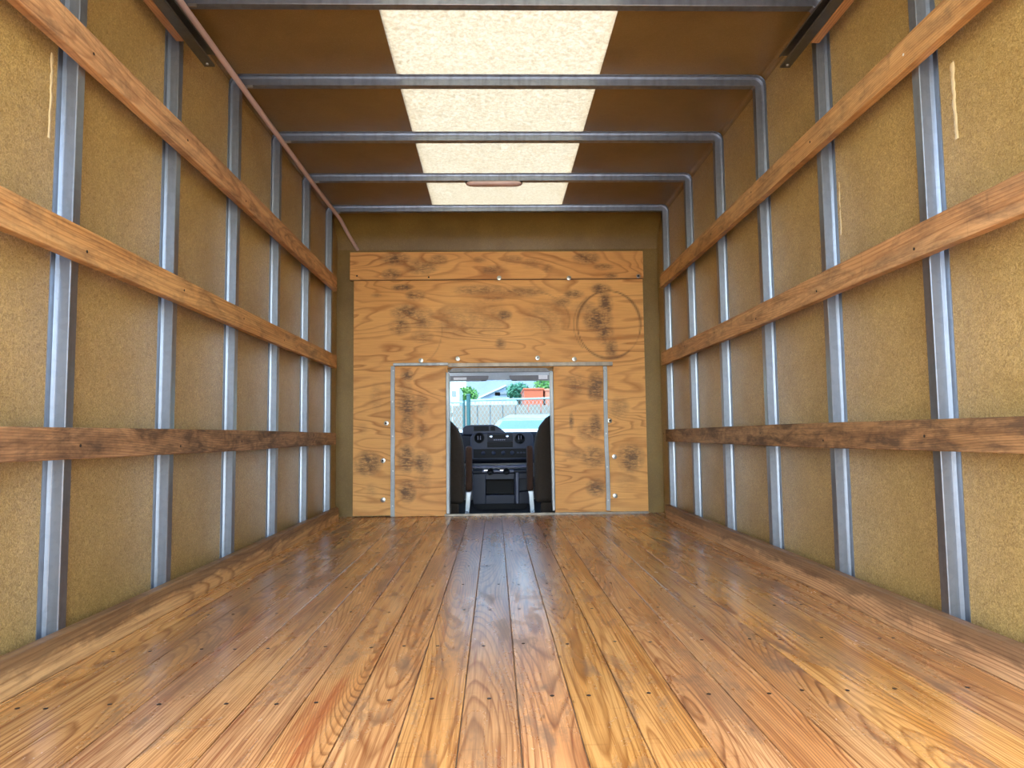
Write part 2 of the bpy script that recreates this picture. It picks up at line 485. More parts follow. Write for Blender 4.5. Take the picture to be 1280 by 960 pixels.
# ------------------------------------------------------------------ dimensions (metres, floor z = 0, camera at y = 0)
DL, DR = 1.1663, 1.2422          # room faces of the wall posts
WL, WR = -DL-0.042, DR+0.042     # fiberglass faces
ZC, ZR = 2.2295, 2.2715          # underside of roof bows, underside of roof skin
YF = 5.335                       # front wall
Y0 = -0.12                       # rear sill
YP = 5.295                       # face of the plywood
KL, KR = -DL+0.035, DR-0.035
SX0, SX1 = -0.440, 0.503         # roof light
POST_Y = [1.9211 + 0.61*k for k in range(6)]
CW = 0.036                       # crown width of the hat sections
# cab opening
OX0, OX1, OZ1 = -0.345, 0.428, 1.092

# ------------------------------------------------------------------ structure
# floor: one mesh, a plank is a strip of quads carrying its own number
def build_floor():
    vs = []; fs = []; pk = []; ac = []; di = []; he = []
    edges = [WL, KL+0.003] + [-0.198+0.1213*n for n in range(-7, 12)] + [KR-0.003, WR]
    ny = 180
    def dirt(x, y):
        d = 0
        for (cx, cy, rx, ry, s) in DIRT_FLOOR:
            q = ((x-cx)/rx)**2 + ((y-cy)/ry)**2
            if q < 1: d = max(d, s*(1-q)**0.6)
        return d
    for i in range(len(edges)-1):
        a, b = edges[i]+0.0014, edges[i+1]-0.0014
        rnd = random.random(); o = len(vs)
        # section: small eased edges
        sec = [(a, -0.006), (a, -0.0012), (a+0.0012, 0.0), (a+(b-a)*0.25, 0.0), (a+(b-a)*0.5, 0.0), (a+(b-a)*0.75, 0.0), (b-0.0012, 0.0), (b, -0.0012), (b, -0.006)]
        for j in range(ny+1):
            y = Y0 + (YF-Y0)*j/ny
            for (x, z) in sec:
                vs.append((x, y, z)); pk.append(rnd); ac.append(x-(a+b)/2); di.append(dirt(x, y)); he.append(max(0.0, 1-((x+0.385)/0.034)**2-((y-1.55)/0.34)**2))
        m = len(sec)
        for j in range(ny):
            for k in range(m-1):
                fs.append((o+j*m+k, o+j*m+k+1, o+(j+1)*m+k+1, o+(j+1)*m+k))
    # sub-floor below the gaps
    o = len(vs)
    for z in (-0.006, -0.08):
        for (x, y) in ((WL, Y0), (WR, Y0), (WR, YF), (WL, YF)):
            vs.append((x, y, z)); pk.append(0.5); ac.append(0); di.append(3.0); he.append(0)
    fs += [(o, o+1, o+2, o+3), (o+7, o+6, o+5, o+4), (o, o+4, o+5, o+1), (o+1, o+5, o+6, o+2), (o+2, o+6, o+7, o+3), (o+3, o+7, o+4, o)]
    me = bpy.data.meshes.new('floor'); me.from_pydata(vs, [], fs)
    for nm, dat in (('plank', pk), ('across', ac), ('dirt', di), ('heart', he)):
        at = me.attributes.new(nm, 'FLOAT', 'POINT'); at.data.foreach_set('value', dat)
    me.materials.append(FLOOR)
    ob = bpy.data.objects.new('floor', me); col.objects.link(ob)
    return struct(ob, 'varnished pine plank floor of the cargo box', 'floor')
DIRT_FLOOR = [(-0.81, 3.9, 0.035, 0.30, 1.1), (-0.84, 3.72, 0.06, 0.12, 1.0), (-0.62, 2.6, 0.06, 0.5, .6), (0.11, 1.70, 0.02, 0.03, 1.3), (0.03, 1.44, 0.02, 0.012, 1.3),
              (0.145, 1.72, 0.014, 0.16, .8), (-0.05, 1.45, 0.012, 0.14, .7), (0.07, 2.05, 0.045, 0.10, .8), (0.14, 2.62, 0.05, 0.05, .8), (0.10, 2.0, 0.10, 0.2, .3),
              (0.0, 3.3, 0.3, 0.7, .45), (0.12, 3.6, 0.08, 0.12, .8), (-0.3, 3.2, 0.05, 0.4, .7), (-0.42, 2.1, 0.05, 0.35, .5), (0.62, 2.4, 0.06, 0.5, .7), (0.95, 2.3, 0.07, 0.35, .9), (1.0, 3.0, .08, .4, .8),
              (0.9, 1.9, 0.06, 0.2, .8), (-0.9, 2.3, 0.08, 0.5, .8), (-0.75, 1.8, 0.08, 0.15, .7), (-0.12, 4.6, 0.4, 0.5, .4), (-0.95, 3.0, .08, .5, .8), (0.5, 1.6, 0.06, 0.14, .6), (0.75, 1.55, 0.02, 0.02, 1.2), (0.37, 1.33, 0.03, 0.02, 1.2)]
floor = build_floor()

# screws that hold the planks, in rows over the cross members
scr_pts = []
px = [-1.10] + [-0.198+0.1213*(n+0.5) for n in range(-7, 11)] + [1.17]
for iy in range(10):
    yy = 1.64 + 0.405*iy
    for xx in px:
        scr_pts.append((xx+random.uniform(-0.034, 0.034), yy+random.uniform(-0.012, 0.012)))
scr_pts = [p for p in scr_pts if p[1] < 5.25 and KL+0.02 < p[0] < KR-0.02]
sm_ = MB().lathe((0, 0, 0.0), (0, 0, 1), [(0.0052, 0.0001), (0.0052, 0.0007), (0.004, 0.0010)], 10)
proto = None
for i, (x, y) in enumerate(scr_pts[:100]):
    if proto is None:
        m2 = MB().lathe((x, y, 0.0), (0, 0, 1), [(0.0052, 0.0001), (0.0052, 0.0007), (0.004, 0.0010)], 10)
        proto = m2.build('floor_screw', SCREWM, floor)
    else:
        c = proto.copy(); col.objects.link(c); c.parent = floor; c.location = (x, y, proto.location.z)
m2 = MB()
for (x, y) in scr_pts[100:]:
    m2.lathe((x, y, 0.0), (0, 0, 1), [(0.0055, 0.0001), (0.0055, 0.0007), (0.004, 0.0010)], 8)
o = m2.build('floor_screws', SCREWM, floor); o['kind'] = 'stuff'

wl = struct(MB().box(WL-0.03, WL, Y0, YF+0.03, -0.08, ZR+0.03).build('wall_left', WALL, origin=(WL, 0, 0)), 'olive fiberglass left side wall of the cargo box', 'wall')
wr = struct(MB().box(WR, WR+0.03, Y0, YF+0.03, -0.08, ZR+0.03).build('wall_right', WALL, origin=(WR, 0, 5)), 'olive fiberglass right side wall of the cargo box', 'wall')
# front wall with the cab opening cut out
fw = MB()
fw.box(WL, OX0-.013, YF, YF+0.03, -0.08, ZR).box(OX1+.021, WR, YF, YF+0.03, -0.08, ZR).box(OX0-.013, OX1+.021, YF, YF+0.03, OZ1, ZR).box(OX0-.013, OX1+.021, YF, YF+0.03, -0.08, -0.0)
YCV = 5.035
cove = [(YCV, ZR), (5.10, 2.266), (5.17, 2.248), (5.23, 2.218), (5.28, 2.172), (5.315, 2.115), (YF, 2.045)]
vs = [(x, y, z) for x in (WL, WR) for (y, z) in cove]; nC = len(cove)
fw.addm(vs, [(i, i+1, nC+i+1, nC+i) for i in range(nC-1)], True)
struct(fw.build('wall_front', FRONT), 'brown fiberglass front wall behind the plywood', 'wall')
ce = MB().box(WL, SX0, Y0, YF, ZR, ZR+0.03).box(SX1, WR, Y0, YF, ZR, ZR+0.03).box(SX0, SX1, YCV, YF, ZR, ZR+0.03)
struct(ce.build('ceiling', CEIL), 'dark brown roof lining either side of the roof light', 'ceiling')
struct(MB().box(SX0, SX1, Y0, YCV, ZR, ZR+0.003).build('window_1', SKYL), 'cream translucent roof light strip down the middle of the ceiling', 'roof light')
# cove fillets where wall meets roof
for sx, wx, nm in ((1, WL, 'trim_1'), (-1, WR, 'trim_2')):
    pts = [(wx, ZR), (wx, ZR-0.03)] + [(wx+sx*0.03*(1-cos(a)), ZR-0.03*(1-sin(a))) for a in (pi*.12, pi*.25, pi*.38)] + [(wx+sx*0.03, ZR)]
    struct(MB().prism(pts, 'y', Y0, 5.06).build(nm, CEIL), 'cove along the %s edge of the ceiling' % ('left' if sx > 0 else 'right'), 'trim')

# kick boards
for nm, xa, xb, ye in (('baseboard_left', -DL, KL, 5.10), ('baseboard_right', KR, DR, 4.985)):
    b = MB().box(xa, xb, Y0, ye, 0.0, 0.095).build(nm, KICK, bevel=0.003)
    struct(b, 'wooden kick board along the foot of the %s wall' % nm.split('_')[1], 'kick board')

# ------------------------------------------------------------------ wall posts and roof bows (hat sections)
HAT = [(-0.042, 0.0), (-0.042, 0.0025), (-0.0225, 0.0025), (-0.0205, 0.012), (-0.0195, 0.013), (-0.0185, 0.040), (-0.0165, 0.042),
       (0.0165, 0.042), (0.0185, 0.040), (0.0195, 0.013), (0.0205, 0.012), (0.0225, 0.0025), (0.042, 0.0025), (0.042, 0.0)]
ordn = ['nearest the camera', 'second from the camera', 'third from the camera', 'fourth from the camera', 'fifth from the camera', 'farthest from the camera, by the front corner']
def post(side, k):
    yc = POST_Y[k] + CW/2
    wx = WL if side < 0 else WR
    s = -side
    m = MB()
    for i in range(len(HAT)-1):
        pass
    R = 0.008
    # straight run then a quarter bend into the roof bow; outline offset o = distance off the wall
    def pt(t, o):
        if t[0] == 's': return (wx + s*o, t[1])
        a = t[1]; cx, cz = wx + s*(0.042+R), ZR-(0.042+R)
        rr = R + 0.042 - o
        return (cx - s*rr*cos(a), cz + rr*sin(a))
    zb = 0.0
    ts = [('s', zb), ('s', ZR-0.042-R)] + [('a', a) for a in (pi/12, pi/6, pi/4, pi/3, 5*pi/12, pi/2)]
    vs = []; fs = []; n = len(HAT)
    for t in ts:
        for (dy, o) in HAT:
            x, z = pt(t, o); vs.append((x, yc+dy, z))
    for i in range(len(ts)-1):
        for j in range(n):
            fs.append((i*n+j, i*n+(j+1) % n, (i+1)*n+(j+1) % n, (i+1)*n+j))
    fs.append(tuple(range(n))); fs.append(tuple(range((len(ts)-1)*n, len(ts)*n))[::-1])
    m.addm(vs, fs)
    o = m.build('wall_post', STEEL)
    sd_ = 'left' if side < 0 else 'right'
    tag(o, 'grey galvanized steel post on the %s wall, %s' % (sd_, ordn[k]), 'wall post', 'steel posts along the %s wall' % sd_)
for k in range(6):
    post(-1, k); post(1, k)
bowlab = ['cut off by the top edge of the photo', 'second down from the top of the photo', 'third down from the top of the photo', 'with the small dome lamp under it', 'nearest the front wall']
for k in range(1, 6):
    yc = POST_Y[k] + CW/2
    m = MB()
    pts = [(yc+dy, ZR-o) for dy, o in HAT]
    m.prism(pts, 'x', WL+0.050, WR-0.050)
    o = m.build('roof_bow', STEEL)
    tag(o, 'galvanized steel roof bow crossing the ceiling, '+bowlab[k-1], 'roof bow', 'steel bows under the roof')

# ------------------------------------------------------------------ wall slats
def slat(side, z0, z1, y1, mat, label, screws=True):
    x0, x1 = (-DL, -DL+0.03) if side < 0 else (DR-0.03, DR)
    random.seed(int(z0*100)+side)
    # slightly uneven board: many cross sections
    vs = []; fs = []; n = 60
    for i in range(n+1):
        y = Y0 + (y1-Y0)*i/n
        a = z0 + 0.002*sin(y*2.1+z0*9) + random.uniform(-.0006, .0006); b = z1 + 0.002*sin(y*1.7+z0*5) + random.uniform(-.0006, .0006)
        for (x, z) in ((x0, a), (x1, a), (x1, b), (x0, b)): vs.append((x, y, z))
    for i in range(n):
        for j in range(4):
            fs.append((i*4+j, i*4+(j+1) % 4, (i+1)*4+(j+1) % 4, (i+1)*4+j))
    fs.append((0, 1, 2, 3)); fs.append(tuple(range(n*4, n*4+4))[::-1])
    o = MB().addm(vs, fs).build('wall_slat', mat, bevel=0.0025)
    tag(o, label, 'wooden slat', 'wooden slats along the cargo walls')
    f = x1 if side < 0 else x0; d = 1 if side < 0 else -1
    for k in range(6):
        if not screws: break
        m = MB().lathe((f, POST_Y[k]+CW/2+0.004, (z0+z1)/2+random.uniform(-.02, .02)), (d, 0, 0), [(0.0045, 0.0), (0.0045, 0.0006), (0.003, 0.001)], 10)
        m.build('screw', WHITE_SCREW if (side > 0 and k == 0 and z0 > 1.5) else SCREWM, o)
    return o
slat(-1, 0.546, 0.633, 5.02, SLAT_DIRTY, 'lowest wooden slat on the left wall, dark with grime')
slat(-1, 1.092, 1.186, 5.025, SLAT, 'middle wooden slat on the left wall, light brown')
slat(-1, 1.656, 1.756, 5.02, SLAT, 'top wooden slat on the left wall, light brown')
slat(1, 0.540, 0.630, 4.935, SLAT_DIRTY, 'lowest wooden slat on the right wall, very dark and scuffed')
slat(1, 1.090, 1.186, 4.99, SLAT, 'middle wooden slat on the right wall, light brown')
slat(1, 1.656, 1.752, 4.975, SLAT, 'top wooden slat on the right wall with one bright screw head')
# resin beads beside the posts, their reflections put in as a pale colour
def glint_bead(wall, x, y0, y1, z0, z1, s):
    m = MB(); n = 14; vs = []; fs = []
    random.seed(int(y0*10))
    for i in range(n+1):
        z = z0+(z1-z0)*i/n
        a = y0+random.uniform(-.003, .003); b = y1+random.uniform(-.004, .004)
        for (yy, o) in ((a, 0.0), (a+.002, .0012), (b-.002, .0012), (b, 0.0)): vs.append((x+s*o, yy, z))
    for i in range(n):
        for j in range(3): fs.append((i*4+j, i*4+j+1, (i+1)*4+j+1, (i+1)*4+j))
    m.addm(vs, fs, True).build('resin_bead_glint', RESIN_GLINT, wall)
glint_bead(wl, WL+.0004, 1.868, 1.878, 1.42, 1.66, 1)
glint_bead(wr, WR-.0004, 1.832, 1.846, 1.40, 1.62, -1)
glint_bead(wl, WL+.0004, 2.60, 2.608, 0.62, 0.86, 1)
glint_bead(wr, WR-.0004, 2.485, 2.492, 1.32, 1.52, -1)

# ------------------------------------------------------------------ door tracks at the top
def track(side):
    s = -side
    xi = -1.098 if side < 0 else 1.168
    xo = -1.138 if side < 0 else 1.208
    e = empty('door_track', ((xi+xo)/2, 1.3, 2.068))
    sdn = 'left' if side < 0 else 'right'
    tag(e, 'steel roller door track high on the %s wall with a wooden spacer behind' % sdn, 'door track', 'roller door tracks')
    t = 0.002
    za, zb = 2.070, 2.122
    # C channel open towards the room
    pts = [(xo, za), (xi, za), (xi, za+0.008), (xi-s*t, za+0.008), (xi-s*t, za+t), (xo+s*t, za+t), (xo+s*t, zb-t), (xi-s*t, zb-t), (xi-s*t, zb-0.008), (xi, zb-0.008), (xi, zb), (xo, zb)]
    MB().prism(pts, 'y', Y0, 2.69).build('channel', TRACKM, e)
    wx = -DL if side < 0 else DR
    MB().box(wx, xo, Y0, 2.505, 2.066, 2.126).build('wooden_spacer', SPACER, e, bevel=0.002)
    b = MB().lathe(((xi+xo)/2, 2.665, za), (0, 0, -1), [(0.006, -0.0), (0.006, 0.004), (0.003, 0.006)], 8)
    b.build('bolt', ZINC, e)
track(-1); track(1)

# ------------------------------------------------------------------ conduit in the upper left corner
PZ = 2.213
pe = empty('conduit_pipe', (-1.147, 2.6, PZ-0.0135))
tag(pe, 'thin pinkish painted conduit running along the upper left corner under the roof bows', 'pipe')
MB().tube([(-1.150, Y0, PZ), (-1.150, 2.5, PZ), (-1.148, 3.6, PZ), (-1.144, 4.4, PZ), (-1.134, 5.00, PZ), (-1.128, 5.07, PZ-0.008), (-1.095, 5.20, PZ-0.085), (-1.052, 5.334, PZ-0.165)], 0.0135, 14).build('tube', CONDUIT, pe)
for k in range(1, 6):
    yc = POST_Y[k]+CW/2
    MB().box(-1.139, -1.107, yc-0.022, yc-0.012, ZC-0.012, ZC-0.0005).build('clip', ZINC, pe, bevel=0.001)
# dome lamp
yl = POST_Y[4]+CW/2
le = empty('dome_lamp', (0.009, yl, ZC-0.03))
tag(le, 'long narrow pinkish dome lamp under the fourth roof bow in the middle of the ceiling', 'lamp')
m = MB(); vs = []; fs = []
outl = [(-0.185, 0), (-0.165, -0.022), (-0.14, -0.03), (0.14, -0.03), (0.165, -0.022), (0.185, 0), (0.165, 0.022), (0.14, 0.03), (-0.14, 0.03), (-0.165, 0.022)]
MB().prism([(0.009+a, yl+b) for a, b in outl], 'z', ZC-0.006, ZC).build('base_plate', ALU, le)
n = len(outl)
for sc_, dz in ((0.98, -0.006), (0.95, -0.016), (0.86, -0.024), (0.6, -0.027)):
    for a, b in outl: vs.append((0.009+a*(1-(1-sc_)*.4), yl+b*sc_, ZC+dz))
for i in range(3):
    for j in range(n): fs.append((i*n+j, i*n+(j+1) % n, (i+1)*n+(j+1) % n, (i+1)*n+j))
fs.append(tuple(range(n))); fs.append(tuple(range(3*n, 4*n))[::-1])
MB().addm(vs, fs, True).build('lens', LENS, le)

# ------------------------------------------------------------------ plywood bulkhead
def gridpanel(x0, x1, z0, z1, ya, yb, cut=None, step=0.011):
    """solid panel whose room face (y = ya) is a fine grid; cut = (x0,x1,z1) opening from the bottom"""
    nx = max(2, int((x1-x0)/step)); nz = max(2, int((z1-z0)/step))
    xs = [x0+(x1-x0)*i/nx for i in range(nx+1)]; zs = [z0+(z1-z0)*j/nz for j in range(nz+1)]
    if cut:
        for c in cut[:2]:
            i = min(range(len(xs)), key=lambda q: abs(xs[q]-c)); xs[i] = c
        j = min(range(len(zs)), key=lambda q: abs(zs[q]-cut[2])); zs[j] = cut[2]
    vs = []; fs = []; W = nx+1
    for z in zs:
        for x in xs: vs.append((x, ya, z))
    nb = len(vs)
    for z in zs:
        for x in xs: vs.append((x, yb, z))
    keep = lambda i, j: not (cut and xs[i] >= cut[0]-1e-6 and xs[i+1] <= cut[1]+1e-6 and zs[j+1] <= cut[2]+1e-6)
    K = [[keep(i, j) for j in range(nz)] for i in range(nx)]
    for i in range(nx):
        for j in range(nz):
            if not K[i][j]: continue
            a, b, c, d = j*W+i, j*W+i+1, (j+1)*W+i+1, (j+1)*W+i
            fs.append((a, b, c, d)); fs.append((nb+d, nb+c, nb+b, nb+a))
            if i == 0 or not K[i-1][j]: fs.append((a, d, nb+d, nb+a))
            if i == nx-1 or not K[i+1][j]: fs.append((b, nb+b, nb+c, c))
            if j == 0 or not K[i][j-1]: fs.append((a, nb+a, nb+b, b))
            if j == nz-1 or not K[i][j+1]: fs.append((d, c, nb+c, nb+d))
    m = MB(); m.addm(vs, fs); return m
def blobs(L):
    def fn(x, y, z):
        d = 0.0
        for (cx, cz, rx, rz, s) in L:
            q = ((x-cx)/rx)**2+((z-cz)/rz)**2
            if q < 1: d = max(d, s*(1-q))
        return d
    return fn
MAIN_D = [(-0.70, 1.74, .10, .03, 1.3), (-0.60, 1.68, .09, .05, 1.1), (-0.67, 1.55, .14, .07, 1.2), (-0.55, 1.50, .12, .10, .9), (-0.72, 1.44, .10, .08, 1.0), (-0.55, 1.36, .10, .06, .7),
          (-0.90, 1.68, .05, .02, .6), (-0.1, 1.72, .25, .05, .9), (0.2, 1.70, .25, .05, .8), (0.08, 1.52, .07, .05, 1.1), (-0.1, 1.5, .25, .18, .45), (-0.3, 1.48, .2, .16, .5), (0.4, 1.50, .2, .16, .5), (0.05, 1.30, .05, .05, .9), (0.0, 1.65, .1, .03, .8),
          (0.83, 1.72, .09, .05, 1.3), (0.86, 1.60, .07, .12, 1.2), (0.80, 1.48, .13, .12, 1.4), (0.85, 1.38, .08, .12, 1.1), (0.90, 1.26, .06, .10, .9), (0.62, 1.68, .09, .04, 1.2), (0.52, 1.62, .1, .05, .8), (0.7, 1.58, .12, .06, .6),
          (-0.96, .40, .12, .11, 1.3), (-1.0, .66, .05, .05, .3), (-0.93, .2, .06, .06, .4), (1.03, .42, .12, .13, 1.3), (0.95, .80, .09, .10, .6), (1.0, .25, .1, .1, .3), (-0.90, .90, .06, .12, .35)]
def scuff_main(x, y, z):
    d = 0.0
    r = math.hypot((x-0.885)/0.245, (z-1.442)/0.262); a = math.atan2(z-1.442, x-0.885)
    w = 0.036 + 0.014*sin(a*3)
    g = {True: 1.0, False: 0.35}[not (-0.9 < a < -0.35)]
    d = max(d, (1-min(1, abs(r-1)/w*0.8))*g)
    r2_ = math.hypot((x-0.885)/0.272, (z-1.442)/0.27)
    if 2.2 < a or a < -2.4: d = max(d, .5*(1-min(1, abs(r2_-1)/.03)))
    r3 = math.hypot((x-0.22)/0.36, (z-1.48)/0.24); a3 = math.atan2(z-1.48, x-0.22)
    if -0.2 < a3 < 2.0: d = max(d, .45*(1-min(1, abs(r3-1)/.03)))
    r4 = math.hypot((x+0.62)/0.22, (z-1.40)/0.26); a4 = math.atan2(z-1.40, x+0.62)
    if -1.9 < a4 < .2: d = max(d, .35*(1-min(1, abs(r4-1)/.03)))
    return max(d, 0)
e_ply = empty('plywood_panel', (0.03, YP+0.01, 0.008))
tag(e_ply, 'big scuffed plywood sheet on the front wall around the cab doorway', 'plywood sheet')
p = gridpanel(-1.071, 1.155, 0.010, 1.794, YP, YF-0.002, (OX0-0.0125, OX1+0.0205, OZ1+0.022)).build('sheet', PLY, e_ply)
dirt_attr(p, 'dirt', blobs(MAIN_D)); dirt_attr(p, 'scuff_and_edge', scuff_main)
e_hd = empty('header_board', (0.03, YP-0.012, 1.80))
tag(e_hd, 'long plywood board overlapping the top edge of the plywood sheet', 'plywood board')
hd = gridpanel(-1.098, 1.158, 1.795, 2.012, YP-0.018, YP-0.001).build('board', PLY_HEAD, e_hd)
dirt_attr(hd, 'dirt', blobs([(-0.75, 1.96, .14, .06, 1.2), (-0.78, 1.84, .09, .05, 1.3), (-0.55, 1.90, .15, .08, .9), (-0.42, 1.95, .08, .05, 1.0), (-0.1, 1.95, .06, .03, .8), (0.0, 1.87, .12, .04, 1.0), (0.15, 1.95, .1, .04, .7),
                             (0.42, 1.88, .05, .04, .9), (0.72, 1.96, .12, .06, 1.1), (0.85, 1.89, .09, .03, 1.1), (0.9, 1.82, .07, .03, 1.0), (0.3, 1.92, .1, .05, .6)]))
dirt_attr(hd, 'scuff_and_edge', lambda x, y, z: 0.9 if (z < 1.806) else 0.0)  # darker line along the board's lower edge
for (x, z) in ((-1.045, 1.829), (-0.497, 1.816)):
    MB().lathe((x, YP-0.018, z), (0, -1, 0), [(0.007, 0.0), (0.007, 0.0006), (0.005, 0.001)], 12).build('dark_screw_and_hole', SCREWM, e_hd)  # dark discs stand in for the shade inside open holes
def washer(parent, x, y, z, r=0.0185, dull=False):
    c = MB().lathe((x, y, z), (0, -1, 0), [(r, 0.0), (r, 0.0016), (r*.93, 0.0024), (r*.40, 0.0024)], 22).build('washer', ALU if dull else ZINC, parent)
    tx = random.uniform(-.002, .002)
    MB().lathe((x+tx, y-0.0024, z), (0, -1, 0), [(0.0082, 0.0), (0.0082, 0.003), (0.006, 0.0044)], 6).build('bolt_head', SCREWM if random.random() < .5 else ZINC, c)
washer(e_hd, 0.043, YP-0.018, 1.806); washer(e_hd, 0.581, YP-0.018, 1.803); washer(e_hd, 1.119, YP-0.018, 1.815, 0.016, True)
for (x, z) in ((-0.56, 1.176), (-0.28, 1.187), (0.331, 1.188), (0.613, 1.176), (-0.822, 0.701), (-0.846, 0.419), (-0.845, 0.126), (0.874, 0.701), (0.906, 0.428), (0.905, 0.133)):
    washer(e_ply, x, YP, z)
# sliding door panels
YD = YP-0.020
def sdoor(x0, x1, z0, z1, mat, dl, label, sx, szt, szb):
    e = empty('sliding_door', ((x0+x1)/2, YD+0.009, z0)); tag(e, label, 'sliding door', 'plywood doors beside the cab opening')
    b = gridpanel(x0, x1, z0, z1, YD, YP-0.001).build('plywood_leaf', mat, e)
    dirt_attr(b, 'dirt', blobs(dl)); dirt_attr(b, 'scuff_and_edge', lambda x, y, z: 0)
    # metal edge strip, slightly bent
    vs = []; fs = []; n = 16
    random.seed(int(abs(x0)*100))
    for i in range(n+1):
        z = szb+(szt-szb)*i/n; j = random.uniform(-.0012, .0012)+ (0.003*sin(i*.5) if sx > 0 else 0) + (sx > 0)*0.004*(1-i/n)
        for (dx, dy) in ((-.0155, 0), (.0155, 0), (.0155, -.003), (-.0155, -.003)): vs.append((sx+dx+j, YD-0.0005+dy, z))
    for i in range(n):
        for k in range(4): fs.append((i*4+k, i*4+(k+1) % 4, (i+1)*4+(k+1) % 4, (i+1)*4+k))
    fs.append((0, 1, 2, 3)); fs.append(tuple(range(4*n, 4*n+4))[::-1])
    st = MB().addm(vs, fs).build('edge_strip', ALU, e, bevel=0.0008)
    for t in (.07, .30, .53, .76, .97):
        zz = szb+(szt-szb)*t
        MB().lathe((sx+random.uniform(-.003, .003)+(sx > 0)*.003, YD-0.0035, zz), (0, -1, 0), [(0.006, 0), (0.006, 0.001), (0.004, 0.0018)], 10).build('screw', ZINC, st)
LD = [(-0.66, 1.06, .06, .05, 1.2), (-0.66, .84, .09, .11, 1.3), (-0.56, .84, .07, .10, .8), (-0.68, .92, .07, .12, .7), (-0.66, .68, .06, .12, 1.2), (-0.55, .64, .06, .08, .8), (-0.67, .43, .08, .13, 1.3), (-0.55, .40, .09, .10, 1.1), (-0.66, .19, .08, .10, 1.3), (-0.55, .25, .08, .10, .5)]
RD = [(0.77, .96, .08, .14, 1.4), (0.62, .98, .10, .10, .9), (0.76, .66, .06, .12, 1.2), (0.58, .70, .02, .08, 1.2), (0.70, .62, .09, .09, .7), (0.74, .43, .11, .10, 1.1), (0.76, .20, .09, .08, 1.3), (0.6, .46, .1, .06, .6)]
sdoor(-0.7535, -0.371, 0.004, 1.119, PLY_L, LD, 'plywood sliding door on the left of the cab opening', -0.770, 1.1325, 0.003)
sdoor(0.449, 0.828, 0.035, 1.119, PLY_R, RD, 'plywood sliding door on the right of the cab opening', 0.8425, 1.118, 0.026)
# top rail
e = empty('door_rail', (0.07, YD-0.01, 1.12))
tag(e, 'flat steel rail above the two sliding doors, weathered at its right end', 'door rail')
MB().box(-0.766, -0.352, YD-0.010, YP-0.0015, 1.134, 1.155).build('rail_end', ALU, e, bevel=0.001)
MB().box(-0.3515, 0.902, YD-0.013, YP-0.0015, 1.121, 1.151).build('rail', STEEL_RUST, e, bevel=0.002)
# sill
tag(MB().box(-0.383, 1.149, YD-0.012, YD+0.006, 0.0, 0.018).build('door_sill', STEEL_RUST, bevel=0.0015), 'worn metal sill strip on the floor under the cab opening and right door', 'sill')
# frame of the opening
fe = empty('opening_frame', (0.04, YF, 0.018))
tag(fe, 'thin pale metal frame lining the opening to the cab', 'opening frame')
def frame_prof(pts):
    return pts
MB().prism([(-0.3695, 0.019), (-0.343, 0.019), (-0.343, 1.072), (-0.3695, 1.085)], 'y', YD-0.006, YP-.001).box(-.3565, -.343, YP-.0011, YF+.032, .019, 1.072).build('jamb', ALU, fe, bevel=0.003)
MB().prism([(0.425, 0.030), (0.4475, 0.030), (0.4475, 1.085), (0.417, 1.072)], 'y', YD-0.006, YP-.001).box(.428, .4475, YP-.0011, YF+.032, .030, 1.072).build('jamb', ALU, fe, bevel=0.003)
# head flashing: folded lip, wider at its lower edge
vs = [(-0.318, YD-.012, 1.114), (0.392, YD-.012, 1.107), (0.424, YD-.004, 1.080), (-0.347, YD-.004, 1.083), (-0.318, YF+.03, 1.112), (0.392, YF+.03, 1.107), (0.424, YF+.03, 1.085), (-0.347, YF+.03, 1.085)]
MB().addm(vs, [(0, 1, 2, 3), (7, 6, 5, 4), (0, 4, 5, 1), (1, 5, 6, 2), (2, 6, 7, 3), (3, 7, 4, 0)]).build('head_flashing', ALU, fe, bevel=0.001)

# ------------------------------------------------------------------ truck cab
CX = 0.04
CF = -0.07      # cab floor
struct(MB().box(CX-1.0, CX+1.0, YF+0.034, 7.35, CF-0.03, CF).build('floor_cab', BLACK), 'dark rubber floor of the cab', 'floor')
cb = MB().box(CX-1.0, OX0-.03, YF+0.034, YF+0.06, CF, 1.32).box(OX1+.03, CX+1.0, YF+0.034, YF+0.06, CF, 1.32).box(OX0-.03, OX1+.03, YF+0.034, YF+0.06, OZ1+0.03, 1.32).box(OX0-.03, OX1+.03, YF+0.034, YF+0.06, CF, 0.0)
struct(cb.build('wall_cab_back', CABSHELL), 'back wall of the cab', 'wall')
for nm, xa in (('wall_cab_left', CX-1.02), ('wall_cab_right', CX+1.0)):
    m = MB().box(xa, xa+.02, YF+.034, 7.35, CF, 0.62).box(xa, xa+.02, YF+.034, 5.75, 0.62, 1.32).box(xa, xa+.02, 5.75, 6.62, 1.18, 1.32)
    m.prism([(6.62, 1.32), (6.55, 1.32), (7.22, 0.62), (7.35, 0.62)], 'x', xa, xa+.02)
    struct(m.build(nm, CABSHELL), 'side wall of the cab with window opening', 'wall')
